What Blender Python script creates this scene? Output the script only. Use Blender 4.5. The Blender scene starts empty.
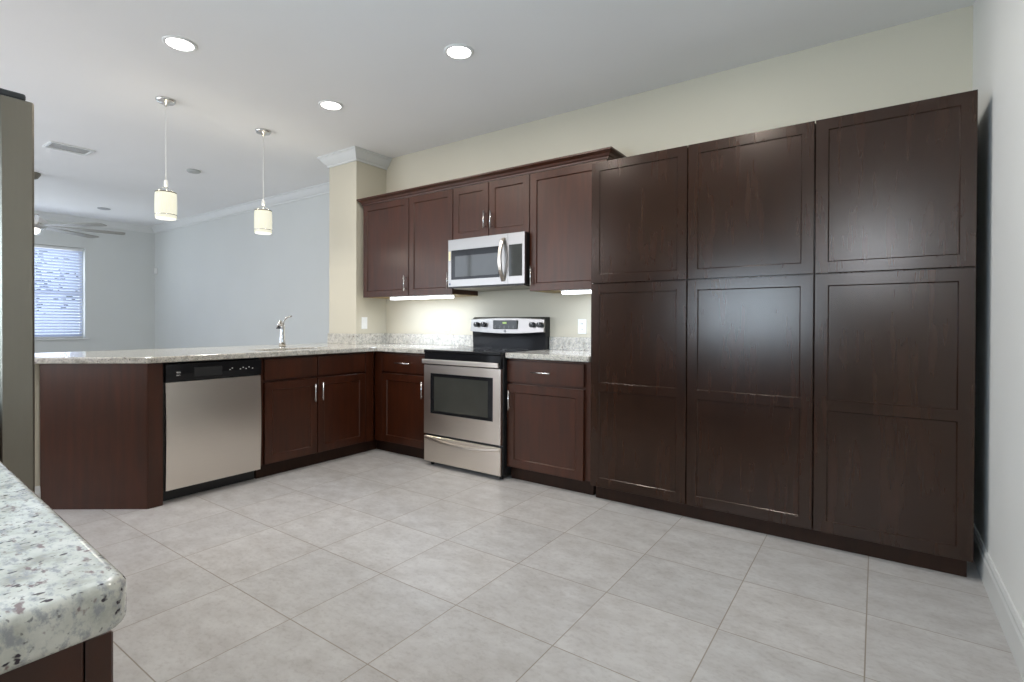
import bpy, bmesh, math, random
from mathutils import Vector, Matrix
random.seed(7)
PI = math.pi
S = bpy.context.scene
COL = S.collection

# ------------------------------------------------------------------ camera
CAM = Vector((3.5542, -3.0408, 1.1259))
yaw, pitch, roll = math.radians(35.5968), math.radians(-0.3777), math.radians(0.2077)
FPX, PPX, PPY = 520.16, -7.907, -14.592
fw = Vector((-math.sin(yaw)*math.cos(pitch), math.cos(yaw)*math.cos(pitch), math.sin(pitch)))
rt = Vector((math.cos(yaw), math.sin(yaw), 0)); up = rt.cross(fw)
r2 = rt*math.cos(roll) + up*math.sin(roll); u2 = up*math.cos(roll) - rt*math.sin(roll)
cd = bpy.data.cameras.new('camera'); cam = bpy.data.objects.new('camera', cd); COL.objects.link(cam)
cd.sensor_width = 36; cd.lens = FPX*36/1024; cd.clip_start = .02; cd.clip_end = 200
cd.shift_x = -PPX/1024; cd.shift_y = PPY/1024
M = Matrix((( r2.x, u2.x, -fw.x, CAM.x), (r2.y, u2.y, -fw.y, CAM.y), (r2.z, u2.z, -fw.z, CAM.z), (0, 0, 0, 1)))
cam.matrix_world = M
S.camera = cam

# ------------------------------------------------------------------ world, exposure
W = bpy.data.worlds.new('world'); S.world = W; W.use_nodes = True
bg = W.node_tree.nodes['Background']; bg.inputs[0].default_value = (.72, .85, 1, 1); bg.inputs[1].default_value = 1.7
S.view_settings.view_transform = 'Standard'; S.view_settings.look = 'None'
S.view_settings.gamma = 1; S.view_settings.exposure = -0.27; S.view_settings.use_curve_mapping = False
S.cycles.use_denoising = True
S.cycles.sample_clamp_indirect = 4
S.cycles.max_bounces = 10; S.cycles.diffuse_bounces = 6; S.cycles.glossy_bounces = 4

def area(name, loc, sx, sy, power, color, direction, shape='RECTANGLE', spread=PI):
    l = bpy.data.lights.new(name, 'AREA'); l.shape = shape; l.size = sx; l.size_y = sy
    l.energy = power; l.color = color; l.spread = spread
    o = bpy.data.objects.new(name, l); COL.objects.link(o); o.location = loc
    o.rotation_euler = Vector(direction).to_track_quat('-Z', 'Y').to_euler()
    return o
DAY = (.80, .87, 1.0)
# daylight through the living window; the other four lamps are added behind unseen windows
area('daylight_living_window', (-7.15, -1.0, 1.6), 1.5, 1.8, 60, DAY, (1, 0, -.1))
area('added_fill_patio', (-3.6, -4.75, 1.35), 3.2, 2.5, 115, DAY, (0, 1, .05))  # added fill for the living room, behind an unseen patio window
area('added_fill_dining', (-.85, -4.75, 1.75), 1.7, 1.75, 72, (.95, .93, 1.0), (0, 1, 0))  # added to put sheen on the wall cabinets
area('added_fill_kitchen', (2.34, -3.68, 1.32), 1.18, .72, 72, (.60, .80, 1), (0, 1, 0))  # added behind the camera for the bluish reflections on the pantry doors
area('added_fill_nook', (3.50, -6.75, 2.18), .72, .85, 80, (.74, .86, 1), (0, 1, 0))  # added for the glow on the far pantry door and the right wall
CANS = [(.136, -1.626), (1.448, -.587), (.126, -.553), (1.448, -1.66), (2.77, -.60), (2.77, -1.66)]  # last three continue the grid out of view, added to light the room
CAN_W = 10

# ------------------------------------------------------------------ materials
def lin(*c):
    return tuple(((x/255)/12.92 if x/255 <= .04045 else ((x/255+.055)/1.055)**2.4) for x in c) + (1,)
class NT:
    def __init__(s, name):
        s.m = bpy.data.materials.new(name); s.m.use_nodes = True; s.t = s.m.node_tree
        s.b = s.t.nodes['Principled BSDF']; s.o = s.t.nodes['Material Output']
    def n(s, typ, **k):
        x = s.t.nodes.new(typ)
        for a, v in k.items():
            if a.startswith('_'): x.inputs[a[1:].replace('_', ' ')].default_value = v
            else: setattr(x, a, v)
        return x
    def l(s, a, b): s.t.links.new(a, b)
    def coords(s, scale=(1, 1, 1), kind='Object'):
        tc = s.n('ShaderNodeTexCoord'); mp = s.n('ShaderNodeMapping'); mp.inputs['Scale'].default_value = scale
        s.l(tc.outputs[kind], mp.inputs[0]); return mp.outputs[0]
    def world(s, scale=(1, 1, 1), loc=(0, 0, 0)):
        g = s.n('ShaderNodeNewGeometry'); mp = s.n('ShaderNodeMapping'); mp.inputs['Scale'].default_value = scale; mp.inputs['Location'].default_value = loc
        s.l(g.outputs['Position'], mp.inputs[0]); return mp.outputs[0]
    def noise(s, v, scale, detail=3, rough=.5):
        n = s.n('ShaderNodeTexNoise'); n.inputs['Scale'].default_value = scale; n.inputs['Detail'].default_value = detail; n.inputs['Roughness'].default_value = rough
        s.l(v, n.inputs['Vector']); return n.outputs['Fac']
    def ramp(s, f, stops):
        r = s.n('ShaderNodeValToRGB'); e = r.color_ramp.elements
        while len(e) < len(stops): e.new(.5)
        for i, (p, c) in enumerate(stops): e[i].position = p; e[i].color = c
        s.l(f, r.inputs[0]); return r.outputs[0]
    def mix(s, f, a, b, mode='MIX'):
        x = s.n('ShaderNodeMix', data_type='RGBA', blend_type=mode)
        for i, v in ((0, f), (6, a), (7, b)):
            if isinstance(v, (int, float, tuple)): x.inputs[i].default_value = v
            else: s.l(v, x.inputs[i])
        return x.outputs[2]
    def bump(s, h, strength, dist=.01):
        b = s.n('ShaderNodeBump'); b.inputs['Strength'].default_value = strength; b.inputs['Distance'].default_value = dist
        s.l(h, b.inputs['Height']); s.l(b.outputs[0], s.b.inputs['Normal'])
    def set(s, **k):
        for a, v in k.items():
            s.b.inputs[a.replace('_', ' ')].default_value = v
        return s
def plain(name, col, rough=.5, metal=0, var=.04, **k):
    t = NT(name); v = t.coords(); f = t.noise(v, 9, 2)
    c = t.ramp(f, [(.3, tuple(max(0, x*(1-var)) for x in col[:3])+(1,)), (.7, tuple(x*(1+var) for x in col[:3])+(1,))])
    t.l(c, t.b.inputs['Base Color']); t.set(Roughness=rough, Metallic=metal, **k); return t.m
def wood(name, dark, mid, rough=.34, spec=.5):
    t = NT(name); tc = t.n('ShaderNodeTexCoord'); oi = t.n('ShaderNodeObjectInfo')
    ad = t.n('ShaderNodeVectorMath', operation='MULTIPLY_ADD'); t.l(oi.outputs['Random'], ad.inputs[0]); ad.inputs[1].default_value = (7, 7, 7); t.l(tc.outputs['Object'], ad.inputs[2])
    mp = t.n('ShaderNodeMapping'); mp.inputs['Scale'].default_value = (9, 9, .9); t.l(ad.outputs[0], mp.inputs[0])
    f = t.noise(mp.outputs[0], 3.2, 3, .5)
    mp2 = t.n('ShaderNodeMapping'); mp2.inputs['Scale'].default_value = (1.6, 1.6, 1); t.l(ad.outputs[0], mp2.inputs[0])
    g = t.noise(mp2.outputs[0], 3, 3)
    c = t.ramp(f, [(.15, dark), (.85, mid)])
    c2 = t.ramp(g, [(.3, (.88, .88, .88, 1)), (.7, (1.12, 1.11, 1.09, 1))])
    c = t.mix(1.0, c, c2, 'MULTIPLY')
    t.l(c, t.b.inputs['Base Color'])
    rr = t.n('ShaderNodeMapRange'); rr.inputs[3].default_value = rough-.015; rr.inputs[4].default_value = rough+.02; t.l(g, rr.inputs[0]); t.l(rr.outputs[0], t.b.inputs['Roughness'])
    t.set(Specular_IOR_Level=spec, Specular_Tint=(1, .90, .82, 1)); return t.m
def steel(name, col, rough, sx, sz, bump=.04):
    t = NT(name); v = t.coords((sx, sx, sz)); f = t.noise(v, 8, 4)
    c = t.ramp(f, [(.3, tuple(x*.988 for x in col)+(1,)), (.7, tuple(x*1.012 for x in col)+(1,))])
    t.l(c, t.b.inputs['Base Color'])
    rr = t.n('ShaderNodeMapRange'); rr.inputs[3].default_value = rough-.008; rr.inputs[4].default_value = rough+.01; t.l(f, rr.inputs[0]); t.l(rr.outputs[0], t.b.inputs['Roughness'])
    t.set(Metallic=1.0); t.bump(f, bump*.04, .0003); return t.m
def paint(name, col, rough=.6, bump=.12):
    t = NT(name); v = t.world(); f = t.noise(v, 1.3, 2); g = t.noise(v, 60, 3)
    c = t.ramp(f, [(.3, tuple(x*.98 for x in col[:3])+(1,)), (.7, tuple(x*1.01 for x in col[:3])+(1,))])
    t.l(c, t.b.inputs['Base Color']); t.set(Roughness=rough); t.bump(g, bump, .003); return t.m
def emit(name, col, s):
    t = NT(name); t.set(Base_Color=col, Emission_Color=col, Emission_Strength=s, Roughness=.4); return t.m
def thin_glass(name, tint=(1, 1, 1, 1), gl=.08):
    t = NT(name); tr = t.n('ShaderNodeBsdfTransparent'); tr.inputs[0].default_value = tint
    g = t.n('ShaderNodeBsdfGlossy'); g.inputs['Roughness'].default_value = .02
    m = t.n('ShaderNodeMixShader'); m.inputs[0].default_value = gl; t.l(tr.outputs[0], m.inputs[1]); t.l(g.outputs[0], m.inputs[2]); t.l(m.outputs[0], t.o.inputs[0]); return t.m
def granite():
    t = NT('granite'); v = t.world(); vs = t.world((1, 1.7, 1.3))
    base = t.ramp(t.noise(v, 30, 5, .6), [(.32, lin(162, 158, 146)), (.46, lin(196, 192, 180)), (.64, lin(214, 209, 198))])
    grey = t.ramp(t.noise(vs, 70, 5, .65), [(.50, (0, 0, 0, 1)), (.64, (.85, .85, .85, 1))])
    c = t.mix(grey, base, lin(150, 149, 150))
    n2 = t.ramp(t.noise(vs, 62, 3, .5), [(.62, (0, 0, 0, 1)), (.70, (.85, .85, .85, 1))])
    c = t.mix(n2, c, lin(120, 96, 96))
    n3 = t.ramp(t.noise(t.world((1.7, 1, 1.2), (3, 5, 1)), 95, 2, .5), [(.645, (0, 0, 0, 1)), (.70, (1, 1, 1, 1))])
    c = t.mix(n3, c, lin(62, 52, 58))
    n4 = t.ramp(t.noise(t.world((1, 1, 1), (9, 2, 4)), 190, 2, .5), [(.66, (0, 0, 0, 1)), (.72, (.8, .8, .8, 1))])
    c = t.mix(n4, c, lin(112, 108, 106))
    t.l(c, t.b.inputs['Base Color']); t.set(Roughness=.12, Specular_IOR_Level=.5); return t.m
def tiles():
    t = NT('floor_tile'); s = .4441
    v = t.world((1/s, 1/s, 1/s), (-1.3102/s+20, 1.4689/s+20, .5))
    sep = t.n('ShaderNodeSeparateXYZ'); t.l(v, sep.inputs[0])
    def mth(op, a, b=None):
        m = t.n('ShaderNodeMath', operation=op)
        for i, x in ((0, a), (1, b)):
            if x is None: continue
            if isinstance(x, (int, float)): m.inputs[i].default_value = x
            else: t.l(x, m.inputs[i])
        return m.outputs[0]
    d = []
    for k in (0, 1):
        f = mth('FRACT', sep.outputs[k]); d.append(mth('MINIMUM', f, mth('SUBTRACT', 1.0, f)))
    e = mth('MINIMUM', d[0], d[1])
    grout = t.n('ShaderNodeMapRange', interpolation_type='SMOOTHSTEP'); t.l(e, grout.inputs[0])
    grout.inputs[1].default_value = .0030; grout.inputs[2].default_value = .0062; grout.inputs[3].default_value = 1; grout.inputs[4].default_value = 0
    cell = t.n('ShaderNodeVectorMath', operation='FLOOR'); t.l(v, cell.inputs[0])
    sx = t.n('ShaderNodeSeparateXYZ'); t.l(cell.outputs[0], sx.inputs[0])
    cx = t.n('ShaderNodeCombineXYZ'); t.l(sx.outputs[0], cx.inputs[0]); t.l(sx.outputs[1], cx.inputs[1])
    wn = t.n('ShaderNodeTexWhiteNoise', noise_dimensions='3D'); t.l(cx.outputs[0], wn.inputs[0])
    off = t.n('ShaderNodeVectorMath', operation='MULTIPLY_ADD'); t.l(wn.outputs['Color'], off.inputs[0]); off.inputs[1].default_value = (9, 9, 9)
    g = t.n('ShaderNodeNewGeometry'); t.l(g.outputs['Position'], off.inputs[2])
    mp = t.n('ShaderNodeMapping'); mp.inputs['Scale'].default_value = (1, 1.5, 1); t.l(off.outputs[0], mp.inputs[0])
    f1 = t.noise(mp.outputs[0], 7, 5, .62); f2 = t.noise(mp.outputs[0], 38, 5, .7)
    c = t.ramp(f1, [(.32, lin(176, 172, 168)), (.5, lin(186, 183, 180)), (.68, lin(195, 193, 190))])
    c2 = t.ramp(f2, [(.34, (.86, .84, .83, 1)), (.5, (1, 1, 1, 1)), (.7, (1.03, 1.03, 1.03, 1))])
    c = t.mix(.85, c, c2, 'MULTIPLY')
    tint = t.ramp(wn.outputs['Value'], [(0, (.955, .955, .955, 1)), (1, (1.03, 1.02, 1.01, 1))])
    c = t.mix(1.0, c, tint, 'MULTIPLY')
    c = t.mix(grout.outputs[0], c, lin(147, 137, 124))
    t.l(c, t.b.inputs['Base Color'])
    rr = t.n('ShaderNodeMapRange'); rr.inputs[3].default_value = .30; rr.inputs[4].default_value = .46; t.l(f2, rr.inputs[0]); t.l(rr.outputs[0], t.b.inputs['Roughness'])
    t.set(Specular_IOR_Level=.45)
    inv = mth('SUBTRACT', mth('MULTIPLY', f2, .25), grout.outputs[0]); t.bump(inv, .35, .0012); return t.m

WOOD = wood('espresso_maple', lin(40, 15, 5), lin(69, 30, 12), .31, .55)
WOODP = wood('espresso_veneer', lin(29, 15, 8), lin(47, 26, 15), .22, .46)
KICK = wood('espresso_kick', lin(30, 15, 8), lin(48, 26, 15), .5, .3)
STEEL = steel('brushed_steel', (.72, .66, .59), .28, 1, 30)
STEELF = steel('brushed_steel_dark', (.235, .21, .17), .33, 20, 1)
STEELM = steel('brushed_steel_satin', (.37, .36, .345), .34, 1, 30)
CHROME = plain('satin_nickel', (.72, .71, .69), .22, 1.0)
BLACK = plain('black_gloss', (.010, .010, .011), .12, Specular_IOR_Level=.28)
BLACKM = plain('black_matt', (.014, .014, .014), .45)
GLASSB = plain('dark_oven_glass', (.045, .045, .038), .06)
GLASSM = plain('microwave_glass', (.05, .052, .048), .05)
TRIMW = plain('white_trim', lin(216, 217, 214), .4, var=.008)
WHITE = plain('white_plastic', lin(232, 232, 228), .35)
WALLR = paint('grey_white_wall_paint', lin(232, 232, 228))
WALLK = paint('cream_wall_paint', lin(200, 193, 174))
WALLL = paint('living_wall_paint', lin(205, 207, 203))
CEIL = paint('ceiling_paint', lin(241, 240, 238), .8, .2)
GRAN = granite()
TILE = tiles()
SHADE = NT('lamp_shade_fabric')
_v = SHADE.coords((60, 60, 4)); _f = SHADE.noise(_v, 4, 2)
SHADE.l(SHADE.ramp(_f, [(.3, (.88, .88, .70, 1)), (.7, (1, .99, .84, 1))]), SHADE.b.inputs['Emission Color'])
SHADE.set(Base_Color=(.45, .44, .36, 1), Roughness=.8, Emission_Strength=.68); SHADE = SHADE.m
BULB = emit('pendant_diffuser', (1, .97, .86, 1), 1.2)
LENS = emit('recessed_lens', (1, .98, .95, 1), 14)
STRIP = emit('strip_diffuser', (.93, .97, 1, 1), 6)
FANW = plain('fan_blade_walnut', lin(150, 148, 140), .4)
DISP = plain('display_black', (.02, .022, .015), .15)
GREEN = emit('display_digits', (.35, .5, .15, 1), .5)
GLASS = thin_glass('window_glass')
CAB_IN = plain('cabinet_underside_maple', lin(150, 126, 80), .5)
SLAT = NT('blind_slat'); SLAT.set(Base_Color=lin(224, 230, 240), Roughness=.45, Transmission_Weight=0.0)
SLAT.t.nodes.remove(SLAT.b)
_d = SLAT.n('ShaderNodeBsdfDiffuse'); _d.inputs[0].default_value = (.68, .72, .80, 1); _t = SLAT.n('ShaderNodeBsdfTranslucent'); _t.inputs[0].default_value = (.60, .65, .78, 1)
_m = SLAT.n('ShaderNodeMixShader'); _m.inputs[0].default_value = .35; SLAT.l(_d.outputs[0], _m.inputs[1]); SLAT.l(_t.outputs[0], _m.inputs[2]); SLAT.l(_m.outputs[0], SLAT.o.inputs[0]); SLAT = SLAT.m
LEAF = plain('foliage', lin(70, 92, 60), .7, var=.4); BARK = plain('bark', lin(92, 78, 64), .8, var=.3)
GRASS = plain('lawn_grass', lin(120, 140, 96), .9, var=.2)

# ------------------------------------------------------------------ mesh helpers
class MB:
    def __init__(s): s.bm = bmesh.new()
    def _merge(s, b, smooth=False):
        for f in b.faces: f.smooth = smooth
        me = bpy.data.meshes.new('t'); b.to_mesh(me); b.free(); s.bm.from_mesh(me); bpy.data.meshes.remove(me); return s
    def box(s, x0, x1, y0, y1, z0, z1, bev=0, seg=1):
        b = bmesh.new(); bmesh.ops.create_cube(b, size=1)
        for v in b.verts: v.co = Vector(((x0+x1)/2+v.co.x*(x1-x0), (y0+y1)/2+v.co.y*(y1-y0), (z0+z1)/2+v.co.z*(z1-z0)))
        if bev > 0: bmesh.ops.bevel(b, geom=b.edges[:], offset=bev, segments=seg, profile=.5, affect='EDGES')
        return s._merge(b, False)
    def poly(s, pts, z0, z1, bev=0, seg=2, smooth=False, bottom=True):
        b = bmesh.new(); vs = [b.verts.new((x, y, z0)) for x, y in pts]; f = b.faces.new(vs)
        r = bmesh.ops.extrude_face_region(b, geom=[f]); 
        for v in r['geom']:
            if isinstance(v, bmesh.types.BMVert): v.co.z = z1
        bmesh.ops.recalc_face_normals(b, faces=b.faces[:])
        if bev > 0:
            es = [e for e in b.edges if abs(e.verts[0].co.z-e.verts[1].co.z) < 1e-6 and (bottom or e.verts[0].co.z > (z0+z1)/2)]
            bmesh.ops.bevel(b, geom=es, offset=bev, segments=seg, profile=.5, affect='EDGES')
        return s._merge(b, smooth)
    def prism(s, prof, axis, a0, a1):
        """profile list of 2-D points swept along axis ('x': prof is (y,z); 'y': prof is (x,z))"""
        b = bmesh.new()
        def P(p, a): return (a, p[0], p[1]) if axis == 'x' else (p[0], a, p[1])
        A = [b.verts.new(P(p, a0)) for p in prof]; B = [b.verts.new(P(p, a1)) for p in prof]; n = len(prof)
        b.faces.new(A); b.faces.new(B)
        for i in range(n): b.faces.new((A[i], A[(i+1) % n], B[(i+1) % n], B[i]))
        bmesh.ops.recalc_face_normals(b, faces=b.faces[:]); return s._merge(b)
    def sweep(s, prof, path, closed=False):
        """prof: (outward, z) points; path: list of (x,y); outward is to the right of travel; mitred corners"""
        b = bmesh.new(); rings = []; n = len(path)
        for i, p in enumerate(path):
            p = Vector(p); dirs = []
            if i > 0: dirs.append((p-Vector(path[i-1])).normalized())
            if i < n-1: dirs.append((Vector(path[i+1])-p).normalized())
            ns = [Vector((d.y, -d.x)) for d in dirs]
            m = ns[0] if len(ns) == 1 else (ns[0]+ns[1])/(1+ns[0].dot(ns[1]))
            rings.append([b.verts.new((p.x+m.x*o, p.y+m.y*o, z)) for o, z in prof])
        k = len(prof)
        for i in range(n-1):
            for j in range(k): b.faces.new((rings[i][j], rings[i][(j+1) % k], rings[i+1][(j+1) % k], rings[i+1][j]))
        b.faces.new(rings[0]); b.faces.new(rings[-1]); bmesh.ops.recalc_face_normals(b, faces=b.faces[:]); return s._merge(b)
    def cyl(s, p, r, d, axis='z', n=24, smooth=True, r2=None):
        b = bmesh.new(); bmesh.ops.create_cone(b, cap_ends=True, segments=n, radius1=r, radius2=r if r2 is None else r2, depth=d)
        R = {'z': Matrix.Identity(3), 'x': Matrix.Rotation(PI/2, 3, 'Y'), 'y': Matrix.Rotation(-PI/2, 3, 'X')}[axis]
        for v in b.verts: v.co = R @ v.co + Vector(p)
        for f in b.faces: f.smooth = smooth and len(f.verts) == 4
        me = bpy.data.meshes.new('t'); b.to_mesh(me); b.free(); s.bm.from_mesh(me); bpy.data.meshes.remove(me); return s
    def lathe(s, prof, c=(0, 0, 0), n=32, smooth=True):
        b = bmesh.new(); rings = []
        for r, z in prof:
            if r < 1e-6: rings.append([b.verts.new((c[0], c[1], c[2]+z))])
            else: rings.append([b.verts.new((c[0]+r*math.cos(2*PI*i/n), c[1]+r*math.sin(2*PI*i/n), c[2]+z)) for i in range(n)])
        for A, B in zip(rings, rings[1:]):
            for i in range(n):
                q = []
                for v in (A[i % len(A)], A[(i+1) % len(A)], B[(i+1) % len(B)], B[i % len(B)]):
                    if v not in q: q.append(v)
                if len(q) > 2: b.faces.new(q)
        bmesh.ops.recalc_face_normals(b, faces=b.faces[:]); return s._merge(b, smooth)
    def tube(s, pts, r, n=12, smooth=True):
        b = bmesh.new(); rings = []; pts = [Vector(p) for p in pts]; ref = None
        rr = r if isinstance(r, (list, tuple)) else [r]*len(pts)
        for i, p in enumerate(pts):
            d = (pts[min(i+1, len(pts)-1)]-pts[max(i-1, 0)]).normalized()
            if ref is None: ref = Vector((1, 0, 0)) if abs(d.x) < .9 else Vector((0, 1, 0))
            a = (ref-d*ref.dot(d)).normalized(); ref = a; c = d.cross(a)
            rings.append([b.verts.new(p+(a*math.cos(2*PI*k/n)+c*math.sin(2*PI*k/n))*rr[i]) for k in range(n)])
        for A, B in zip(rings, rings[1:]):
            for k in range(n): b.faces.new((A[k], A[(k+1) % n], B[(k+1) % n], B[k]))
        b.faces.new(rings[0]); b.faces.new(rings[-1]); bmesh.ops.recalc_face_normals(b, faces=b.faces[:])
        for f in b.faces: f.smooth = smooth and len(f.verts) == 4
        me = bpy.data.meshes.new('t'); b.to_mesh(me); b.free(); s.bm.from_mesh(me); bpy.data.meshes.remove(me); return s
    def obj(s, name, mat, parent=None):
        me = bpy.data.meshes.new(name); s.bm.to_mesh(me); s.bm.free()
        for m in (mat if isinstance(mat, (list, tuple)) else [mat]): me.materials.append(m)
        o = bpy.data.objects.new(name, me); COL.objects.link(o)
        if parent: o.parent = parent
        return o
def thing(name, label, cat, loc=(0, 0, 0), rz=0, group=None):
    o = bpy.data.objects.new(name, None); COL.objects.link(o); o.location = loc; o.rotation_euler = (0, 0, rz)
    o.empty_display_size = .1; o['label'] = label; o['category'] = cat
    if group: o['group'] = group
    return o
def tag(o, label, cat, group=None):
    o['label'] = label; o['category'] = cat
    if group: o['group'] = group
    return o
def struct(o): o['kind'] = 'structure'; return o
def copy_tree(o, parent=None):
    kids = [c for c in COL.objects if c.parent == o]
    c = o.copy(); COL.objects.link(c)
    if parent: c.parent = parent
    for k in kids: copy_tree(k, c)
    return c

# ------------------------------------------------------------------ the room
H = 2.80; WX = 3.955; YB = .612; XF = -6.9; YL = .87; YF = -3.5
struct(MB().box(-7.1, 4.15, -6.7, 1.1, -.1, 0).obj('floor', TILE))
struct(MB().box(-7.1, 4.15, -6.7, 1.1, H, H+.12).obj('ceiling', CEIL))
struct(MB().box(-.557, WX, YB, 1.1, 0, H).obj('wall_back', WALLK))
struct(MB().box(WX, 4.15, -6.7, 1.1, 0, H).obj('wall_right', WALLR))
struct(MB().box(-.98, -.557, .232, 1.1, 0, H).obj('wall_column', WALLK))
struct(MB().box(-7.1, -.98, YL, 1.1, 0, H).obj('wall_living', WALLL))
def wall_with_hole(name, axis, fixed0, fixed1, a0, a1, h0, h1, z0, z1, mat):
    m = MB()
    def bx(p0, p1, q0, q1):
        if axis == 'x': m.box(p0, p1, fixed0, fixed1, q0, q1)
        else: m.box(fixed0, fixed1, p0, p1, q0, q1)
    bx(a0, h0, 0, H); bx(h1, a1, 0, H); bx(h0, h1, z1, H)
    if z0 > 0: bx(h0, h1, 0, z0)
    return struct(m.obj(name, mat))
wall_with_hole('wall_far', 'y', -7.1, XF, -4.5, YL, -1.85, -.13, .86, 2.31, WALLL)
wall_with_hole('wall_patio', 'x', -4.65, -4.5, -7.1, -1.9, -5.2, -2.0, .02, 2.62, WALLL)
wall_with_hole('wall_dining', 'x', -4.65, -4.5, -1.9, .5, -1.7, .0, .85, 2.62, WALLL)
wall_with_hole('wall_front', 'x', YF-.12, YF, .5, 3.06, 1.75, 2.93, .96, 1.68, WALLK)
struct(MB().box(.5, .62, -4.5, YF, 0, H).obj('wall_side', WALLK))
struct(MB().box(2.94, 3.06, -6.55, -3.62, 0, H).obj('wall_nook_side', WALLK))
wall_with_hole('wall_nook', 'x', -6.67, -6.55, 2.94, WX, 3.12, 3.88, 1.74, 2.62, WALLK)

def window(name, axis, f, a0, a1, z0, z1, sgn, panes=1):
    """frame + glass in the hole; f: plane of the glass"""
    fr = MB(); t = .045
    def bx(m, p0, p1, q0, q1, d):
        if axis == 'x': m.box(p0, p1, f-d, f+d, q0, q1, .003)
        else: m.box(f-d, f+d, p0, p1, q0, q1, .003)
    bx(fr, a0, a1, z0, z0+t, .03); bx(fr, a0, a1, z1-t, z1, .03); bx(fr, a0, a0+t, z0+t, z1-t, .03); bx(fr, a1-t, a1, z0+t, z1-t, .03)
    for k in range(1, panes):
        c = a0+(a1-a0)*k/panes; bx(fr, c-.02, c+.02, z0+t, z1-t, .025)
    bx(fr, a0+t, a1-t, (z0+z1)/2-.018, (z0+z1)/2+.018, .025)
    w = struct(fr.obj(name, TRIMW))
    g = MB(); bx(g, a0+t-.005, a1-t+.005, z0+t-.005, z1-t+.005, .004)
    g.obj('window_glass', GLASS, w); return w
window('window_1', 'y', -7.03, -1.85, -.13, .86, 2.31, 1)
window('added_window_2', 'x', YF-.09, 1.75, 2.93, .96, 1.68, 1)  # unseen opening, added to hold the kitchen fill lamp
window('added_window_3', 'x', -4.6, -5.2, -2.0, .02, 2.62, 1, 3)  # unseen opening, added to let in the living room fill
window('added_window_5', 'x', -4.6, -1.7, .0, .85, 2.62, 1, 2)  # unseen opening, added so the wall cabinets reflect something bright
window('added_window_4', 'x', -6.62, 3.12, 3.88, 1.74, 2.62, 1)  # unseen high opening, added and placed for the pantry door reflection
struct(MB().box(-6.93, -6.86, -1.9, -.09, .835, .86, .004).obj('window_sill', TRIMW)).name = 'trim_1'

# crown mouldings: living room and column
CR = [(0, H), (.085, H), (.085, H-.012), (.070, H-.022), (.055, H-.045), (.030, H-.075), (.014, H-.088), (.014, H-.105), (0, H-.105)]
CRt = [(o, z-.0005) for o, z in CR]
struct(MB().sweep(CRt, [(-.557, YB-.001), (-.557, .232), (-.98, .232), (-.98, YL), (XF, YL), (XF, -4.5)][::-1] and
       [(XF, -4.5), (XF, YL), (-.98, YL), (-.98, .232), (-.557, .232), (-.557, YB)]).obj('trim_2', TRIMW))
# baseboards
BB = [(0, 0), (.016, 0), (.016, .105), (.012, .115), (.012, .128), (.006, .14), (0, .14)]
struct(MB().sweep(BB, [(WX, YB-.001), (WX, -6.55)]).obj('baseboard_right', TRIMW))
struct(MB().sweep(BB, [(XF, -4.5), (XF, YL), (-.98, YL)]).obj('baseboard_living', TRIMW))
# half wall under the bar side of the peninsula
struct(MB().box(-.66, -.52, -2.16, .232, 0, .874).obj('wall_peninsula', WALLK))
struct(MB().sweep(BB, [(-.66, .22), (-.66, -2.16), (-.52, -2.16), (-.52, -2.128)][::1]).obj('baseboard_peninsula', TRIMW))

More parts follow.
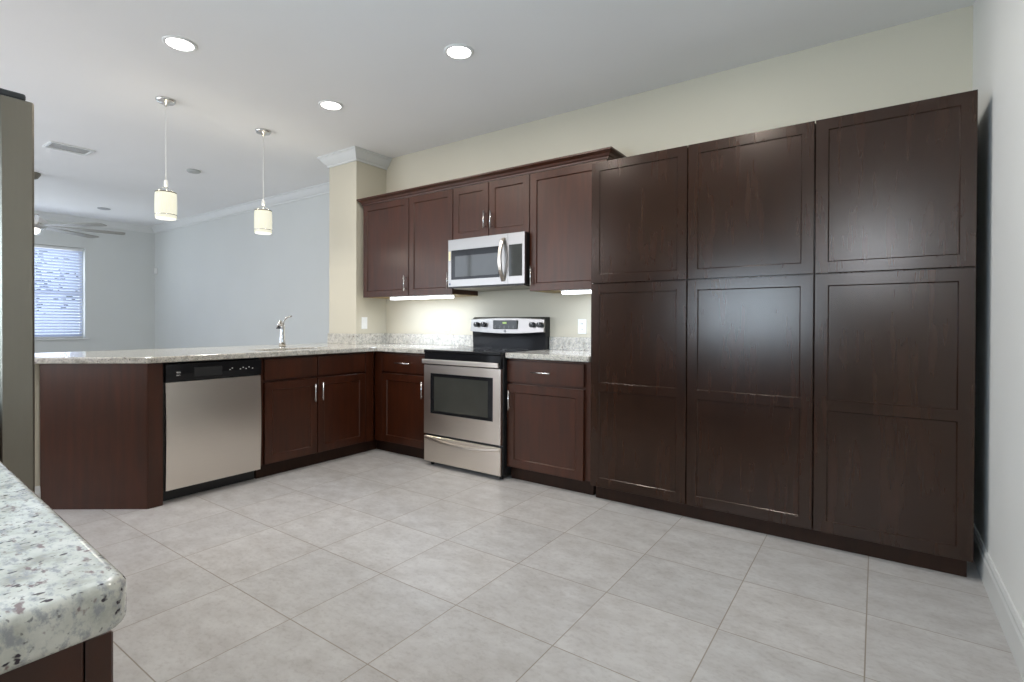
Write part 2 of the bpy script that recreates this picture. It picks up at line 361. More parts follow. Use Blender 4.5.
# ------------------------------------------------------------------ cabinet builders (front faces -Y, local)
def shaker(m, x0, x1, z0, z1, yf, t=.02, fr=.057, rec=.008, slope=.006, splits=()):
    """door slab: back at yf+t, face at yf; recessed panels between stiles and rails"""
    b = bmesh.new(); c = .0018
    def Q(*p): b.faces.new([b.verts.new(x) for x in p])
    yb = yf+t
    Q((x0, yb, z0), (x0, yb, z1), (x1, yb, z1), (x1, yb, z0))
    for (a, bb) in (((x0, z0), (x1, z0)), ((x1, z0), (x1, z1)), ((x1, z1), (x0, z1)), ((x0, z1), (x0, z0))):
        ca = (a[0]+(c if a[0] == x0 else -c), a[1]+(c if a[1] == z0 else -c)); cb = (bb[0]+(c if bb[0] == x0 else -c), bb[1]+(c if bb[1] == z0 else -c))
        Q((a[0], yb, a[1]), (bb[0], yb, bb[1]), (bb[0], yf+c, bb[1]), (a[0], yf+c, a[1]))
        Q((a[0], yf+c, a[1]), (bb[0], yf+c, bb[1]), (cb[0], yf, cb[1]), (ca[0], yf, ca[1]))
    X0, X1, Z0, Z1 = x0+c, x1-c, z0+c, z1-c
    if fr <= 0:
        Q((X0, yf, Z0), (X1, yf, Z0), (X1, yf, Z1), (X0, yf, Z1))
    else:
        Q((X0, yf, Z0), (x0+fr, yf, Z0), (x0+fr, yf, Z1), (X0, yf, Z1)); Q((x1-fr, yf, Z0), (X1, yf, Z0), (X1, yf, Z1), (x1-fr, yf, Z1))
        edges = [z0+fr]
        for s_ in splits: edges += [s_[0], s_[1]]
        edges.append(z1-fr)
        rails = [(Z0, z0+fr)]+list(splits)+[(z1-fr, Z1)]
        for r0, r1 in rails: Q((x0+fr, yf, r0), (x1-fr, yf, r0), (x1-fr, yf, r1), (x0+fr, yf, r1))
        for i in range(0, len(edges), 2):
            a0, a1, e0, e1 = x0+fr, x1-fr, edges[i], edges[i+1]; k = slope; y2 = yf+rec; y1 = yf+.003; k1 = .0022
            o = [(a0, e0), (a1, e0), (a1, e1), (a0, e1)]; mid = [(a0+k1, e0+k1), (a1-k1, e0+k1), (a1-k1, e1-k1), (a0+k1, e1-k1)]
            n_ = [(a0+k, e0+k), (a1-k, e0+k), (a1-k, e1-k), (a0+k, e1-k)]
            for j in range(4):
                p, q = o[j], o[(j+1) % 4]; mp, mq = mid[j], mid[(j+1) % 4]; np_, nq = n_[j], n_[(j+1) % 4]
                Q((p[0], yf, p[1]), (q[0], yf, q[1]), (mq[0], y1, mq[1]), (mp[0], y1, mp[1]))
                Q((mp[0], y1, mp[1]), (mq[0], y1, mq[1]), (nq[0], y2, nq[1]), (np_[0], y2, np_[1]))
            Q(*[(p[0], y2, p[1]) for p in n_])
    bmesh.ops.remove_doubles(b, verts=b.verts[:], dist=1e-6)
    bmesh.ops.recalc_face_normals(b, faces=b.faces[:])
    return m._merge(b)
def door(parent, x0, x1, z0, z1, yf, mat=None, name='door', **k):
    return shaker(MB(), x0, x1, z0, z1, yf, **k).obj(name, mat or WOOD, parent)
def pull(parent, x, z, yf, vertical=True, L=.14):
    m = MB(); r = .0052; off = .028
    if vertical:
        m.cyl((x, yf-off, z), r, L, 'z', 14)
        for s_ in (-1, 1): m.cyl((x, yf-off/2, z+s_*L*.36), .0048, off, 'y', 10)
    else:
        m.cyl((x, yf-off, z), r, L, 'x', 14)
        for s_ in (-1, 1): m.cyl((x+s_*L*.36, yf-off/2, z), .0048, off, 'y', 10)
    return m.obj('handle', CHROME, parent)
def carcass(parent, x0, x1, y0, y1, z0, z1, mat=None):
    return MB().box(x0, x1, y0, y1, z0, z1, .001).obj('carcass', mat or WOOD, parent)

# ---- base cabinets; carcass face at y=+.02 (doors' front face y=0)
KY = .062
def kick(parent, x0, x1, y1=.55): return MB().box(x0, x1, KY, y1, 0, .1).obj('toe_kick', KICK, parent)
t = thing('base_cabinet', 'dark wood base cabinet with one drawer and door, left of the range in the corner', 'cabinet', (0, 0, 0))
carcass(t, -.020, .634, .022, .60, .10, .874); kick(t, -.0615, .634)
MB().box(-.018, .076, .004, .022, .10, .874, .001).obj('filler_strip', WOOD, t)
d = door(t, .080, .626, .709, .860, 0, fr=0, name='drawer'); pull(d, .352, .786, 0, False, .17)
d = door(t, .080, .626, .104, .692, 0); pull(d, .580, .580, 0)
t = thing('base_cabinet', 'dark brown base cabinet with drawer and door between the range and tall pantry', 'cabinet', (0, 0, 0))
carcass(t, 1.402, 2.060, .022, .60, .10, .874); kick(t, 1.402, 2.056)
d = door(t, 1.406, 2.012, .709, .860, 0, fr=0, name='drawer'); pull(d, 1.700, .786, 0, False, .15)
d = door(t, 1.406, 2.012, .100, .692, 0); pull(d, 1.436, .578, 0)
# ---- peninsula: local x -> world +y, front -> world +x
Z90 = PI/2
t = thing('sink_cabinet', 'dark wood double-door sink cabinet in the peninsula beside the dishwasher', 'cabinet', (0, 0, 0), Z90)
carcass(t, -1.045, -.058, .022, .50, .10, .66)
MB().box(-1.045, -.058, .022, .05, .66, .874).obj('apron', WOOD, t)
MB().box(-1.045, .0615, KY, .45, 0, .1).obj('toe_kick', KICK, t)
MB().box(-.106, -.020, .004, .022, .10, .874, .001).obj('filler_strip', WOOD, t)
for a, b_ in ((-1.013, -.583), (-.576, -.112)): door(t, a, b_, .709, .860, 0, fr=0, name='false_drawer_front')
d = door(t, -1.013, -.583, .104, .692, 0); pull(d, -.616, .580, 0)
d = door(t, -.576, -.112, .104, .692, 0); pull(d, -.549, .587, 0)
# angled end of the peninsula
t = thing('end_cabinet', 'dark wood angled end panel closing the peninsula, left of the dishwasher', 'cabinet', (0, 0, 0))
MB().poly([(0, -1.668), (0, -1.752), (-.505, -2.128), (-.515, -2.128), (-.515, -1.668)], .0, .874).obj('carcass', WOOD, t)
MB().box(-.02, .004, -1.750, -1.668, 0, .874, .0015).obj('corner_stile', WOOD, t)
# dishwasher
t = thing('dishwasher', 'stainless steel dishwasher with black control strip in the peninsula', 'dishwasher', (0, 0, 0), Z90)
MB().box(-1.664, -1.047, .012, .50, .10, .870, .002).obj('tub', BLACKM, t)
MB().box(-1.658, -1.050, .075, .48, .0, .10).obj('toe_kick', BLACKM, t)
m = MB(); n = 20; prof = []
for i in range(n+1):
    z = .084+(.750-.084)*i/n; prof.append((-.012-.010*math.sin(PI*i/n), z))
prof += [(.012, .750), (.012, .084)]
p_ = m.prism(prof, 'x', -1.656, -1.052).obj('door_panel', STEEL, t)
cp = MB().prism([(.012, .756), (-.016, .756), (-.022, .80), (-.016, .862), (.012, .868)], 'x', -1.658, -1.050).obj('control_panel', BLACK, t)
MB().box(-1.600, -1.575, -.0215, -.018, .790, .815, .001).obj('badge', CHROME, cp)
for i, x in enumerate((-1.27, -1.255, -1.20, -1.18, -1.16, -1.14, -1.115)): MB().box(x-.004, x+.004, -.0222, -.0185, .806+(.006 if i % 2 else -.003), .812+(.006 if i % 2 else -.003)).obj('button', WHITE, cp)
MB().box(-1.50, -1.32, -.0225, -.018, .775, .835, .004).obj('latch_recess', BLACKM, cp)

# ------------------------------------------------------------------ countertops
def arc(cx, cy, r, a0, a1, n=6): return [(cx+r*math.cos(math.radians(a0+(a1-a0)*i/n)), cy+r*math.sin(math.radians(a0+(a1-a0)*i/n))) for i in range(n+1)]
# sink hole is made by building the top from pieces around it: outline split at the sink
SX0, SX1, SY0, SY1 = -.345, -.085, -.96, -.34
t = thing('countertop', 'speckled light granite countertop of the peninsula and corner, left of the range', 'countertop', (0, 0, 0))
outer = [(.634, -.025), (.030, -.025), (.030, -1.740), (.022, -1.768), (-.440, -2.150), (-.50, -2.19), (-.56, -2.200), (-1.00, -2.200), (-1.02, -2.18), (-1.02, .230), (-.557, .230), (-.557, YB-.001), (.634, YB-.001)]
b = bmesh.new()
hole = [(SX0, SY0), (SX1, SY0), (SX1, SY1), (SX0, SY1)]
o_ = [b.verts.new((x, y, .914)) for x, y in outer]; h_ = [b.verts.new((x, y, .914)) for x, y in hole]
es = [b.edges.new((o_[i], o_[(i+1) % len(o_)])) for i in range(len(o_))]+[b.edges.new((h_[i], h_[(i+1) % 4])) for i in range(4)]
r_ = bmesh.ops.triangle_fill(b, use_beauty=True, use_dissolve=True, edges=es)
fs = [f for f in b.faces]
ex = bmesh.ops.extrude_face_region(b, geom=fs)
for v in ex['geom']:
    if isinstance(v, bmesh.types.BMVert): v.co.z = .876
bmesh.ops.recalc_face_normals(b, faces=b.faces[:])
ee = [e for e in b.edges if len(e.link_faces) == 2 and abs(e.verts[0].co.z-e.verts[1].co.z) < 1e-6 and e.calc_face_angle(0) > 1.2]
bmesh.ops.bevel(b, geom=ee, offset=.007, segments=3, profile=.5, affect='EDGES')
MB()._merge(b).obj('slab', GRAN, t)
MB().box(-.557, .634, YB-.022, YB-.001, .914, 1.016, .002).obj('backsplash', GRAN, t)
MB().box(-.556, -.535, .212, YB-.0225, .914, 1.016, .002).obj('backsplash', GRAN, t)
MB().box(-.98, -.5565, .211, .231, .914, 1.016, .002).obj('backsplash', GRAN, t)
t = thing('countertop', 'short granite countertop between the range and the tall pantry', 'countertop', (0, 0, 0))
MB().box(1.404, 2.060, -.025, YB-.001, .876, .914, .007, 3).obj('slab', GRAN, t)
MB().box(1.404, 2.060, YB-.022, YB-.001, .914, 1.016, .002).obj('backsplash', GRAN, t)
# sink
t = thing('kitchen_sink', 'undermount stainless steel sink set into the peninsula countertop', 'sink', (-.215, -.65, .70))
m = MB(); w, l = (SX1-SX0)/2+.006, (SY1-SY0)/2+.006
m.box(-w, w, -l, l, 0, .008); m.box(-w, -w+.006, -l, l, .008, .175); m.box(w-.006, w, -l, l, .008, .175); m.box(-w, w, -l, -l+.006, .008, .175); m.box(-w, w, l-.006, l, .008, .175)
m.obj('bowl', STEEL, t); MB().lathe([(0, .004), (.04, .004), (.044, 0), (.044, .010), (.03, .010), (.0, .006)], (0, 0, .006)).obj('drain', CHROME, t)
# faucet
t = thing('faucet', 'brushed nickel single-handle kitchen faucet behind the sink', 'faucet', (-.400, -.635, .914))
MB().lathe([(0, 0), (.028, 0), (.028, .006), (.023, .012), (0, .012)]).obj('base', CHROME, t)
MB().lathe([(0, .010), (.026, .010), (.0235, .05), (.019, .12), (.018, .165), (.019, .185), (.015, .198), (0, .202)]).obj('body', CHROME, t)
MB().tube([(0, 0, .165), (.010, -.012, .195), (.030, -.035, .215), (.055, -.058, .215), (.072, -.072, .200), (.078, -.078, .178)], [.012, .012, .012, .0125, .014, .015]).obj('spout', CHROME, t)
MB().cyl((.080, -.079, .166), .021, .014, 'z', 20, r2=.016).obj('spray_head', BLACKM, t)
MB().tube([(0, 0, .190), (.003, .008, .212), (.010, .016, .235), (.024, .032, .254), (.046, .056, .262)], [.010, .008, .007, .007, .007]).obj('lever', CHROME, t)

# ------------------------------------------------------------------ range
RX0, RX1 = .641, 1.397
t = thing('range', 'freestanding stainless steel electric range with black glass cooktop', 'range', (RX0, 0, 0))
w = RX1-RX0; FY = -.062
MB().box(0, w, FY+.028, .590, .035, .893, .003).obj('body', BLACKM, t)
MB().box(-.0, w, FY-.004, .555, .893, .914, .007, 3).obj('cooktop', BLACK, t)
for (bx_, by_, br) in ((.20, .12, .10), (.56, .12, .078), (.20, .40, .078), (.56, .40, .10)):
    MB().lathe([(br, 0), (br, .0006), (br-.004, .0006), (br-.004, 0)], (bx_, by_, .914), 40).obj('burner_ring', plain('burner_mark', (.06, .06, .06), .3) if bx_ == .20 and by_ == .12 else bpy.data.materials['burner_mark'], t)
MB().box(.004, w-.004, FY+.002, FY+.03, .800, .893, .003).obj('vent_trim', BLACK, t)
dr = thing_door = MB()
# oven door with window opening
ox0, ox1, oz0, oz1 = .072, w-.072, .418, .732
for q in ((.004, ox0, .256, .796), (ox1, w-.004, .256, .796), (ox0, ox1, .256, oz0), (ox0, ox1, oz1, .796)): dr.box(q[0], q[1], FY, FY+.026, q[2], q[3])
od = dr.obj('oven_door', STEEL, t)
MB().box(ox0, ox1, FY+.0015, FY+.02, oz0, oz1).obj('window_frame', BLACK, od)
MB().box(ox0+.038, ox1-.046, FY+.0002, FY+.004, oz0+.022, oz1-.026, .001).obj('window', GLASSB, od)
m = MB().box(.006, w-.006, FY-.030, FY-.018, .806, .842, .004, 3)
for x in (.035, w-.035): m.box(x-.014, x+.014, FY-.020, FY+.006, .812, .836, .003)
m.obj('handle', STEEL, od)
sd = MB().box(.004, w-.004, FY, FY+.026, .036, .236, .003).obj('drawer', STEEL, t)
b = bmesh.new(); n = 24; rings = []
for i in range(n+1):
    s_ = i/n; x = .012+(w-.024)*s_; dp = .018*math.sin(PI*s_); zc = .222-.030*math.sin(PI*s_); hh = .012
    rings.append([b.verts.new((x, FY-.001, zc+hh+.004)), b.verts.new((x, FY-.006-dp, zc+hh)), b.verts.new((x, FY-.008-dp, zc-hh*.2)), b.verts.new((x, FY-.001, zc-hh))])
for A, B in zip(rings, rings[1:]):
    for k in range(4): b.faces.new((A[k], A[(k+1) % 4], B[(k+1) % 4], B[k]))
b.faces.new(rings[0]); b.faces.new(rings[-1]); bmesh.ops.recalc_face_normals(b, faces=b.faces[:])
MB()._merge(b).obj('handle', STEEL, sd)
for x in (.04, w-.04):
    for y in (.0, .5): MB().cyl((x, y, .018), .015, .036, 'z', 12).obj('foot', BLACKM, t)
# backguard (towards the wall)
BG0, BG1, BGY = .012, w+.004, .515
bgd = MB().prism([(.606, .914), (BGY+.028, .914), (BGY+.020, 1.045), (BGY+.02, 1.160), (BGY+.045, 1.176), (.606, 1.176)], 'x', BG0, BG1).obj('backguard', BLACK, t)
b = bmesh.new(); n = 24; rings = []
for i in range(n+1):
    s_ = i/n; x = BG0-.004+(BG1-BG0+.002)*s_; k = math.sin(PI*s_); z0 = 1.052-.016*k; z1 = 1.160+.012*k; yy = BGY-.006-.010*k
    rings.append([b.verts.new((x, BGY+.021, z0)), b.verts.new((x, yy, z0+.004)), b.verts.new((x, yy+.012, z1-.006)), b.verts.new((x, yy+.022, z1)), b.verts.new((x, BGY+.046, z1+.002)), b.verts.new((x, BGY+.046, z0+.02))])
for A, B in zip(rings, rings[1:]):
    for k in range(6): b.faces.new((A[k], A[(k+1) % 6], B[(k+1) % 6], B[k]))
b.faces.new(rings[0]); b.faces.new(rings[-1]); bmesh.ops.recalc_face_normals(b, faces=b.faces[:])
cp = MB()._merge(b).obj('control_panel', STEELM, t)
for x in (.080, .158, w-.104, w-.032):
    k = MB().cyl((x+.006, BGY-.020, 1.112), .0215, .030, 'y', 20).obj('knob', BLACKM, cp)
    MB().box(x+.004, x+.008, BGY-.0355, BGY-.032, 1.116, 1.132).obj('pointer', WHITE, k)
dsp = MB().box(.262, .512, BGY-.0175, BGY+.004, 1.074, 1.148, .004).obj('display', DISP, cp)
MB().box(.365, .405, BGY-.0185, BGY-.012, 1.119, 1.134).obj('digits', GREEN, dsp)
pg = plain('grey_print', (.3, .3, .28), .5)
for i in range(5):
    for j in range(2): MB().box(.280+i*.047, .292+i*.047, BGY-.0183, BGY-.012, 1.084+j*.014, 1.087+j*.014).obj('button', pg, dsp)
MB().cyl((.387, BGY-.0165, 1.058), .010, .004, 'y', 16).obj('badge', plain('badge_grey', (.25, .25, .26), .3), cp)

# ------------------------------------------------------------------ microwave
MX0, MX1, MZ0, MZ1, MY = .658, 1.416, 1.412, 1.810, .205
t = thing('microwave', 'stainless steel over-the-range microwave hung under the short wall cabinet', 'microwave', (0, 0, 0))
MB().box(MX0+.004, MX1-.002, MY+.022, .605, MZ0+.004, MZ1-.002, .003).obj('body', BLACKM, t)
m = MB(); dx1 = 1.262
wx0, wx1, wz0, wz1 = .690, 1.185, 1.480, 1.722
for q in ((MX0, wx0, MZ0+.012, MZ1), (wx1, dx1, MZ0+.012, MZ1), (wx0, wx1, MZ0+.012, wz0), (wx0, wx1, wz1, MZ1)): m.box(q[0], q[1], MY, MY+.022, q[2], q[3])
d = m.obj('door', STEELM, t)
MB().box(wx0, wx1, MY+.002, MY+.018, wz0, wz1).obj('window_surround', BLACK, d)
MB().box(wx0+.040, wx1-.012, MY+.0005, MY+.004, wz0+.022, wz1-.050, .001).obj('window', GLASSM, d)
pts = []
for i in range(13):
    s_ = i/12; pts.append((1.222, MY-.004-.050*math.sin(PI*s_)**.8, 1.445+.335*s_))
b = bmesh.new(); rings = []
for p in pts: rings.append([b.verts.new((p[0]-.016, p[1]+.008, p[2])), b.verts.new((p[0]-.013, p[1]-.004, p[2])), b.verts.new((p[0]+.013, p[1]-.004, p[2])), b.verts.new((p[0]+.016, p[1]+.008, p[2]))])
for A, B in zip(rings, rings[1:]):
    for k in range(4): b.faces.new((A[k], A[(k+1) % 4], B[(k+1) % 4], B[k]))
b.faces.new(rings[0]); b.faces.new(rings[-1]); bmesh.ops.recalc_face_normals(b, faces=b.faces[:])
MB()._merge(b).obj('handle', STEEL, d)
MB().box(.662, .684, MY-.0006, MY+.001, 1.640, 1.715).obj('sticker', plain('paper_label', lin(226, 214, 170), .6), d)
MB().cyl((.676, MY-.0006, 1.445), .009, .002, 'y', 16).obj('badge', plain('badge_blue_grey', lin(70, 84, 110), .3), d)
m = MB()
for q in ((dx1+.002, dx1+.010, MZ0+.012, MZ1), (1.395, MX1, MZ0+.012, MZ1), (dx1+.010, 1.395, MZ0+.012, 1.482), (dx1+.010, 1.395, 1.722, MZ1)): m.box(q[0], q[1], MY, MY+.022, q[2], q[3])
p_ = m.obj('control_panel', STEELM, t)
MB().box(dx1+.010, 1.395, MY+.001, MY+.018, 1.482, 1.722).obj('keypad', GLASSM, p_)
MB().box(MX0+.01, MX1-.01, MY+.004, MY+.03, MZ0, MZ0+.012).obj('vent_grille', BLACKM, t)
MB().box(MX0+.02, MX1-.02, MY+.05, .59, MZ0-.006, MZ0+.004, .002).obj('underside_filter', STEELF, t)

# ------------------------------------------------------------------ wall cabinets
UY = .264; UB, UT = 1.367, 2.255; UYC = UY+.021
t = thing('wall_cabinet', 'two-door dark wood wall cabinet at the left end beside the column', 'cabinet', (0, 0, 0))
carcass(t, -.492, .652, UYC, YB-.001, UB+.004, UT+.002)
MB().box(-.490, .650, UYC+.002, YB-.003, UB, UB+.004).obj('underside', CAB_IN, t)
d = door(t, -.492, .128, UB, UT-.003, UY); pull(d, .097, 1.482, UY)
d = door(t, .135, .650, UB, UT-.003, UY); pull(d, .618, 1.482, UY)
t = thing('wall_cabinet', 'short two-door dark wood cabinet above the microwave', 'cabinet', (0, 0, 0))
carcass(t, .655, 1.420, UYC, YB-.001, 1.812, UT+.002)
d = door(t, .658, 1.029, 1.815, UT-.003, UY); pull(d, 1.000, 1.950, UY)
d = door(t, 1.036, 1.418, 1.815, UT-.003, UY); pull(d, 1.066, 1.943, UY)
t = thing('wall_cabinet', 'single-door dark wood wall cabinet between the microwave and pantry', 'cabinet', (0, 0, 0))
carcass(t, 1.423, 2.050, UYC, YB-.001, UB+.004, UT+.002)
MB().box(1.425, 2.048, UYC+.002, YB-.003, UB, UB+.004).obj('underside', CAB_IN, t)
d = door(t, 1.424, 2.048, UB, UT-.003, UY); pull(d, 1.448, 1.478, UY)
cz = UT-.001
CP = [(0, cz), (.010, cz), (.012, cz+.012), (.020, cz+.018), (.026, cz+.032), (.040, cz+.042), (.044, cz+.046), (.050, cz+.048), (.050, cz+.060), (0, cz+.060)]
o = MB().sweep(CP, [(-.492, YB-.001), (-.492, UY+.006), (2.050, UY+.006), (2.050, YB-.001)]).obj('crown_moulding', WOOD)
tag(o, 'dark wood crown moulding running along the top of the wall cabinets', 'moulding')

# ------------------------------------------------------------------ pantry
PX = [2.0665, 2.6715, 3.2995, 3.9090]
labels = ['tall dark wood pantry cabinet nearest the range, next to the short countertop', 'middle tall pantry cabinet with two stacked dark doors', 'tall pantry cabinet at the far right, against the side wall']
PF = -.010
for i in range(3):
    t = thing('pantry_cabinet', labels[i], 'cabinet', (PX[i], 0, 0), 0, 'tall pantry cabinets')
    w = PX[i+1]-PX[i]
    MB().box(0 if i else .004, w-.0015, PF+.021, YB-.002, .088, 2.140, .001).obj('carcass', WOODP, t)
    MB().box(.018 if i == 0 else 0, w-(.02 if i == 2 else .0), .040, .56, 0, .088).obj('toe_kick', KICK, t)
    g = .004
    door(t, g*.4, w-g, 1.3805, 2.146, PF, WOODP, 'upper_door', fr=.054, slope=.005, rec=.006)
    door(t, g*.4, w-g, .088, 1.3745, PF, WOODP, 'lower_door', fr=.056, slope=.005, rec=.006, splits=((.698, .748),))

# ------------------------------------------------------------------ under cabinet lights, outlets
for lab, x0, x1 in (('glowing white light strip under the left wall cabinet', -.155, .60), ('glowing white light strip under the wall cabinet beside the pantry', 1.675, 2.035)):
    t = thing('under_cabinet_light', lab, 'light', ((x0+x1)/2, .325, 1.367), 0, 'under cabinet lights')
    h = (x1-x0)/2
    MB().box(-h, h, -.035, .035, -.008, 0, .002).obj('housing', WHITE, t)
    MB().box(-h+.006, h-.006, -.030, .030, -.028, -.008, .004).obj('diffuser', STRIP, t)
    area('strip_lamp', ((x0+x1)/2, 1.0*.32, 1.334), x1-x0, .07, 5.8*(x1-x0)/.76, (.72, .83, 1), (0, .1, -1))
def outlet(name, lab, cat, loc, rz, switch=False):
    t = thing(name, lab, cat, loc, rz)
    MB().box(-.036, .036, -.006, 0, -.058, .058, .002).obj('cover_plate', WHITE, t)
    if switch: MB().box(-.016, .016, -.009, -.005, -.032, .032, .002).obj('rocker', WHITE, t)
    else:
        for z in (-.022, .022):
            s_ = MB().box(-.016, .016, -.008, -.005, z-.014, z+.014, .002).obj('socket', WHITE, t)
            MB().box(-.008, -.005, -.0084, -.007, z-.005, z+.006).box(.005, .008, -.0084, -.007, z-.005, z+.006).obj('slots', BLACKM, s_)
outlet('wall_outlet', 'white power outlet on the backsplash wall left of the range', 'outlet', (.279, YB, 1.11), 0)
outlet('wall_outlet', 'white power outlet on the wall right of the range, below the lit strip', 'outlet', (1.690, YB, 1.10), 0)
outlet('light_switch', 'white light switch on the inner side of the column', 'switch', (-.557, .33, 1.12), Z90, True)

# ------------------------------------------------------------------ ceiling fixtures
CL = ['recessed ceiling light nearest the upper left corner', 'recessed ceiling light farthest right, over the range aisle', 'small recessed ceiling light between the column and pendants']
for i, (x, y) in enumerate(CANS):
    if i < 3:
        t = thing('recessed_light', CL[i], 'ceiling light', (x, y, H), 0, 'recessed ceiling lights')
    else:
        t = thing('recessed_light', 'added recessed ceiling light above the open floor, outside the picture', 'ceiling light', (x, y, H), 0, 'added recessed lights outside the picture')
    MB().lathe([(.072, 0), (.092, 0), (.092, -.004), (.086, -.008), (.074, -.008), (.072, -.004)], n=40).obj('trim_ring', WHITE, t)
    MB().lathe([(0, 0), (.072, 0), (.072, -.005), (0, -.006)], n=40).obj('lens', LENS, t)
    area('recessed_lamp', (x, y, H-.02), .13, .13, CAN_W, (1, .95, .90), (0, 0, -1), 'DISK')
PEN = [(-.817, -1.330), (-.822, -.560)]
PL = ['pendant lamp with pale fabric drum shade, nearer and to the left, over the peninsula', 'pendant lamp with pale fabric drum shade, farther and to the right, over the peninsula']
t0 = None
for i, (x, y) in enumerate(PEN):
    if i == 0:
        t = t0 = thing('pendant_lamp', PL[0], 'lamp', (x, y, H), 0, 'pendant lamps over the peninsula')
        MB().lathe([(0, 0), (.066, 0), (.066, -.010), (.055, -.022), (.02, -.028), (.008, -.05), (0, -.052)], n=36).obj('canopy', CHROME, t)
        MB().tube([(0, 0, -.045), (0, 0, -.64)], .0022, 8).obj('cord', WHITE, t)
        m = MB().lathe([(0, -.60), (.008, -.602), (.013, -.615), (.013, -.645), (.009, -.655), (0, -.656)])
        m.obj('socket_cap', WHITE, t)
        m = MB()
        for k in range(3):
            a = 2*PI*k/3+.5; m.tube([(0, 0, -.652), (.068*math.cos(a), .068*math.sin(a), -.700)], .0016, 6)
        m.obj('hanger', CHROME, t)
        b0, b1 = -.900, -.702
        MB().lathe([(.069, b0+.006), (.072, b0+.05), (.0725, (b0+b1)/2), (.0715, b1-.03), (.069, b1), (.066, b1), (.0685, b1-.03), (.0695, (b0+b1)/2), (.069, b0+.05), (.066, b0+.006), (.069, b0+.006)], n=40).obj('shade', SHADE, t)
        MB().lathe([(.0715, b0+.030), (.0735, b0+.031), (.0735, b0+.035), (.0715, b0+.036)], n=40).obj('lower_band', CHROME, t)
        MB().lathe([(.067, b1-.002), (.0705, b1-.002), (.0705, b1+.005), (.067, b1+.005), (.067, b1-.002)], n=40).obj('upper_ring', plain('bronze_ring', (.2, .18, .13), .4, .6), t)
        MB().lathe([(0, b0), (.064, b0+.002), (.0655, b0+.010), (0, b0+.011)], n=32).obj('diffuser', BULB, t)
    else:
        t = copy_tree(t0); t.location = (x, y, H); t['label'] = PL[1]
    l = bpy.data.lights.new('pendant_bulb', 'POINT'); l.energy = 2.4; l.color = (1, .93, .78); l.shadow_soft_size = .04
    lo = bpy.data.objects.new('pendant_bulb', l); COL.objects.link(lo); lo.location = (x, y, H-.79)
    area('pendant_down_lamp', (x, y, H-.915), .13, .13, 3.5, (1, .94, .8), (0, 0, -1), 'DISK')
# ceiling fan
t = thing('ceiling_fan', 'ceiling fan with grey wood blades and lit globe in the living room', 'fan', (-4.195, -1.365, H))
MB().lathe([(0, 0), (.075, 0), (.075, -.02), (.05, -.06), (.018, -.075), (0, -.075)]).obj('canopy', STEELF, t)
MB().cyl((0, 0, -.28), .013, .44, 'z', 14).obj('downrod', STEELF, t)
MB().lathe([(0, -.46), (.04, -.465), (.10, -.51), (.135, -.55), (.13, -.60), (.08, -.63), (0, -.635)]).obj('motor_housing', CHROME, t)
MB().lathe([(0, -.632), (.07, -.634), (.065, -.665), (.04, -.685), (0, -.69)]).obj('light_globe', emit('fan_globe', (1, .97, .9, 1), 3), t)
for k in range(8):
    a = math.radians(-13+45*k); b = bmesh.new(); R = Matrix.Rotation(a, 3, 'Z') @ Matrix.Rotation(math.radians(-5), 3, 'X')
    pl = [(.11, -.022), (.20, -.045), (.55, -.060), (.82, -.066), (.85, -.045), (.85, .045), (.82, .066), (.55, .060), (.20, .045), (.11, .022)]
    A = [b.verts.new(R @ Vector((x, y, -.004))+Vector((0, 0, -.59))) for x, y in pl]; B = [b.verts.new(R @ Vector((x, y, .004))+Vector((0, 0, -.59))) for x, y in pl]
    b.faces.new(A); b.faces.new(B)
    for j in range(len(pl)): b.faces.new((A[j], A[(j+1) % len(pl)], B[(j+1) % len(pl)], B[j]))
    bmesh.ops.recalc_face_normals(b, faces=b.faces[:]); MB()._merge(b).obj('blade', FANW, t)
# vent, detector, speaker, sensor
t = thing('air_vent', 'rectangular white louvred air vent in the living room ceiling', 'vent', (-2.80, -1.395, H))
m = MB()
for q in ((-.125, .125, -.17, -.145), (-.125, .125, .145, .17), (-.125, -.10, -.145, .145), (.10, .125, -.145, .145)): m.box(q[0], q[1], q[2], q[3], -.012, 0, .002)
m.obj('frame', TRIMW, t)
MB().box(-.102, .102, -.147, .147, -.002, -.0002).obj('backing', plain('vent_backing', lin(170, 170, 168), .6), t)
m = MB()
for k in range(7):
    x = -.086+k*.0285; m.prism([(x-.0125, -.004), (x-.0115, -.0025), (x+.0125, -.006), (x+.0115, -.0075)], 'y', -.145, .145)
m.obj('louvres', TRIMW, t)
tag(MB().lathe([(0, 0), (.068, 0), (.068, -.012), (.06, -.02), (.03, -.026), (0, -.027)]).obj('smoke_detector', plain('aged_plastic', lin(178, 180, 176), .5)), 'round smoke detector on the ceiling between the two pendants', 'smoke detector').location = (-2.60, -.355, H)
tag(MB().lathe([(0, 0), (.08, 0), (.08, -.006), (.07, -.010), (0, -.012)]).obj('ceiling_speaker', plain('speaker_grille', lin(165, 166, 166), .6)), 'flat round ceiling speaker far back in the living room', 'speaker').location = (-5.76, -.22, H)
tag(MB().box(-.03, .03, -.035, 0, -.05, .05, .008, 2).obj('motion_sensor', WHITE), 'small white motion sensor high in the far living room corner', 'sensor').location = (-6.80, YL, 2.02)

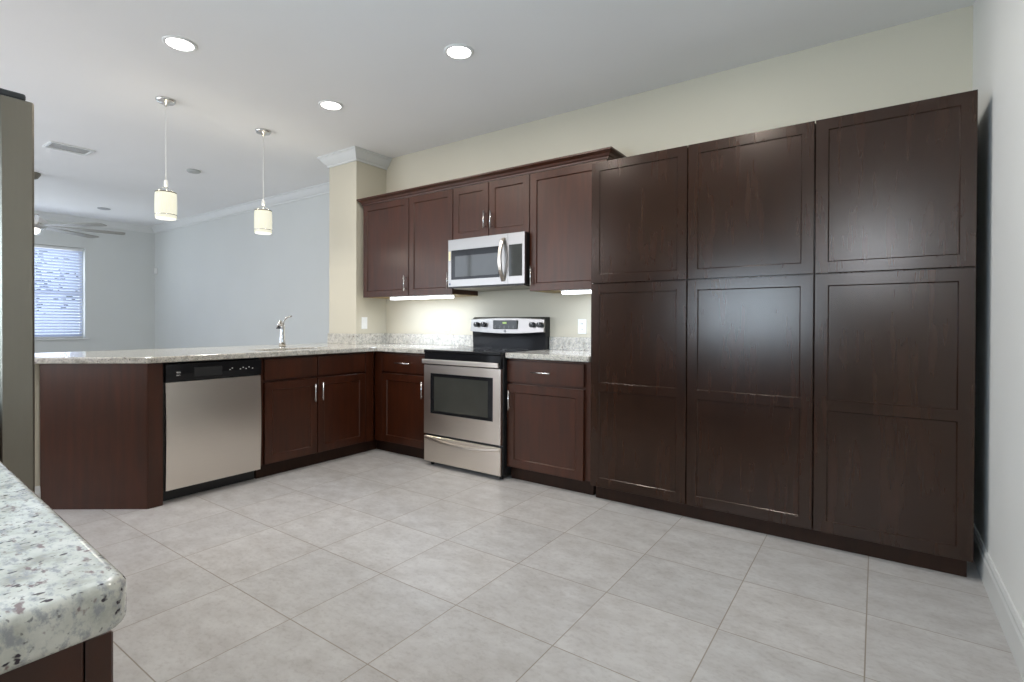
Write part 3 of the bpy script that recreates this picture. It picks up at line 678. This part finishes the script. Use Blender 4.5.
# ------------------------------------------------------------------ blind, outdoors
t = thing('window_blind', 'white horizontal slat blind covering the living room window', 'blind', (-6.945, -.99, .86))
MB().box(-.03, .03, -.84, .84, 1.40, 1.445, .003).obj('headrail', TRIMW, t)
m = MB(); zz = .045; k = 0
while zz < 1.39:
    m.prism([(-.019, zz-.017), (-.0175, zz-.016), (.001, zz+.0015), (.019, zz+.017), (.020, zz+.016), (.002, zz-.0005)], 'y', -.835, .835); zz += .046
m.obj('slats', SLAT, t)
MB().box(-.026, .026, -.837, .837, .004, .028, .003).obj('bottom_rail', TRIMW, t)
m = MB()
for y in (-.6, 0, .6): m.tube([(0, y, .02), (0, y, 1.41)], .0016, 6)
m.obj('ladder_cord', TRIMW, t)
o = MB().box(-40, -7.3, -30, 20, -.35, -.30).obj('lawn', GRASS); o['kind'] = 'structure'; o.name = 'ground'
for (x, y, s_) in ((-10.5, -.6, 1.0), (-12.5, -2.4, 1.2)):
    t = thing('garden_tree', 'leafy green tree outside, seen through the blind slats', 'tree', (x, y, -.30), 0, 'trees outside the living room window')
    MB().tube([(0, 0, 0), (.03, .05, 1.0*s_), (-.04, .02, 2.0*s_)], [.11, .08, .05]).obj('trunk', BARK, t)
    b = bmesh.new()
    for _ in range(900):
        v = Vector((random.gauss(0, .45), random.gauss(0, .5), random.gauss(0, .55)))*s_; c = v+Vector((0, 0, 2.3*s_)); q = Matrix.Rotation(random.uniform(0, PI), 3, Vector((random.random(), random.random(), random.random()+.1)).normalized())
        b.faces.new([b.verts.new(c+q @ Vector(p)) for p in ((-.07, 0, 0), (0, -.04, .01), (.07, 0, 0), (0, .04, .01))])
    MB()._merge(b).obj('crown', LEAF, t)

# ------------------------------------------------------------------ foreground counter and refrigerator
t = thing('foreground_cabinet', 'dark wood base cabinet under the near granite counter', 'cabinet', (0, 0, 0))
MB().box(1.545, 3.026, -3.495, -2.895, .10, .872, .0015).obj('carcass', WOOD, t)
MB().box(1.55, 3.008, -3.49, -2.965, 0, .10).obj('toe_kick', KICK, t)
for x0, x1 in ((1.55, 2.03), (2.04, 2.52), (2.53, 3.022)):
    # fronts face +Y: mirror the door builder by placing through a rotated child frame
    for (z0, z1, nm, fr) in ((.104, .692, 'door', .057), (.709, .860, 'drawer', 0)):
        d = shaker(MB(), -x1, -x0, z0, z1, 2.873, fr=fr).obj(nm, WOOD, t); d.rotation_euler = (0, 0, PI)
        pull(d, -(x0+x1)/2 if nm == 'drawer' else -x1+.04, .786 if nm == 'drawer' else .58, 2.873, nm == 'door')
t = thing('foreground_countertop', 'near granite counter with thick rounded edge, cut off at lower left', 'countertop', (0, 0, 0))
m = MB(); r = .022
pl = [(1.53, -3.497), (3.054, -3.497)]+arc(3.054-r, -2.868-r, r, 0, 88, 8)+[(2.42, -2.838), (1.53, -2.80)]
m.poly(pl, .873, .914, .0095, 5, True).obj('slab', GRAN, t)
MB().box(1.53, 3.04, -3.499, -3.479, .914, .948, .002).obj('backsplash', GRAN, t)

t = thing('refrigerator', 'stainless steel refrigerator with black hinge cover at the left edge', 'refrigerator', (.607, 0, 0))
MB().box(.003, .907, -3.44, -2.684, .02, 1.755, .004).obj('body', plain('fridge_side_black', (.02, .02, .02), .4), t)
MB().box(.01, .90, -2.684, -2.672, .10, 1.765).obj('gasket', BLACKM, t)
for x0, x1, hx in ((0, .452, .42), (.458, .910, .49)):
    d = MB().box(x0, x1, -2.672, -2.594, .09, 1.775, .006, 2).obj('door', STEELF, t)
    m = MB().cyl((hx, -2.545, 1.12), .011, .80, 'z', 14)
    for z in (.78, 1.46): m.cyl((hx, -2.57, z), .009, .055, 'y', 10)
    m.obj('handle', CHROME, d)
    MB().box(x0+.03 if x0 == 0 else x1-.13, x0+.13 if x0 == 0 else x1-.012, -2.76, -2.610, 1.776, 1.797, .006, 2).obj('hinge_cover', BLACKM, t)
MB().box(.01, .90, -3.40, -2.68, 0, .09).obj('toe_grille', BLACKM, t)
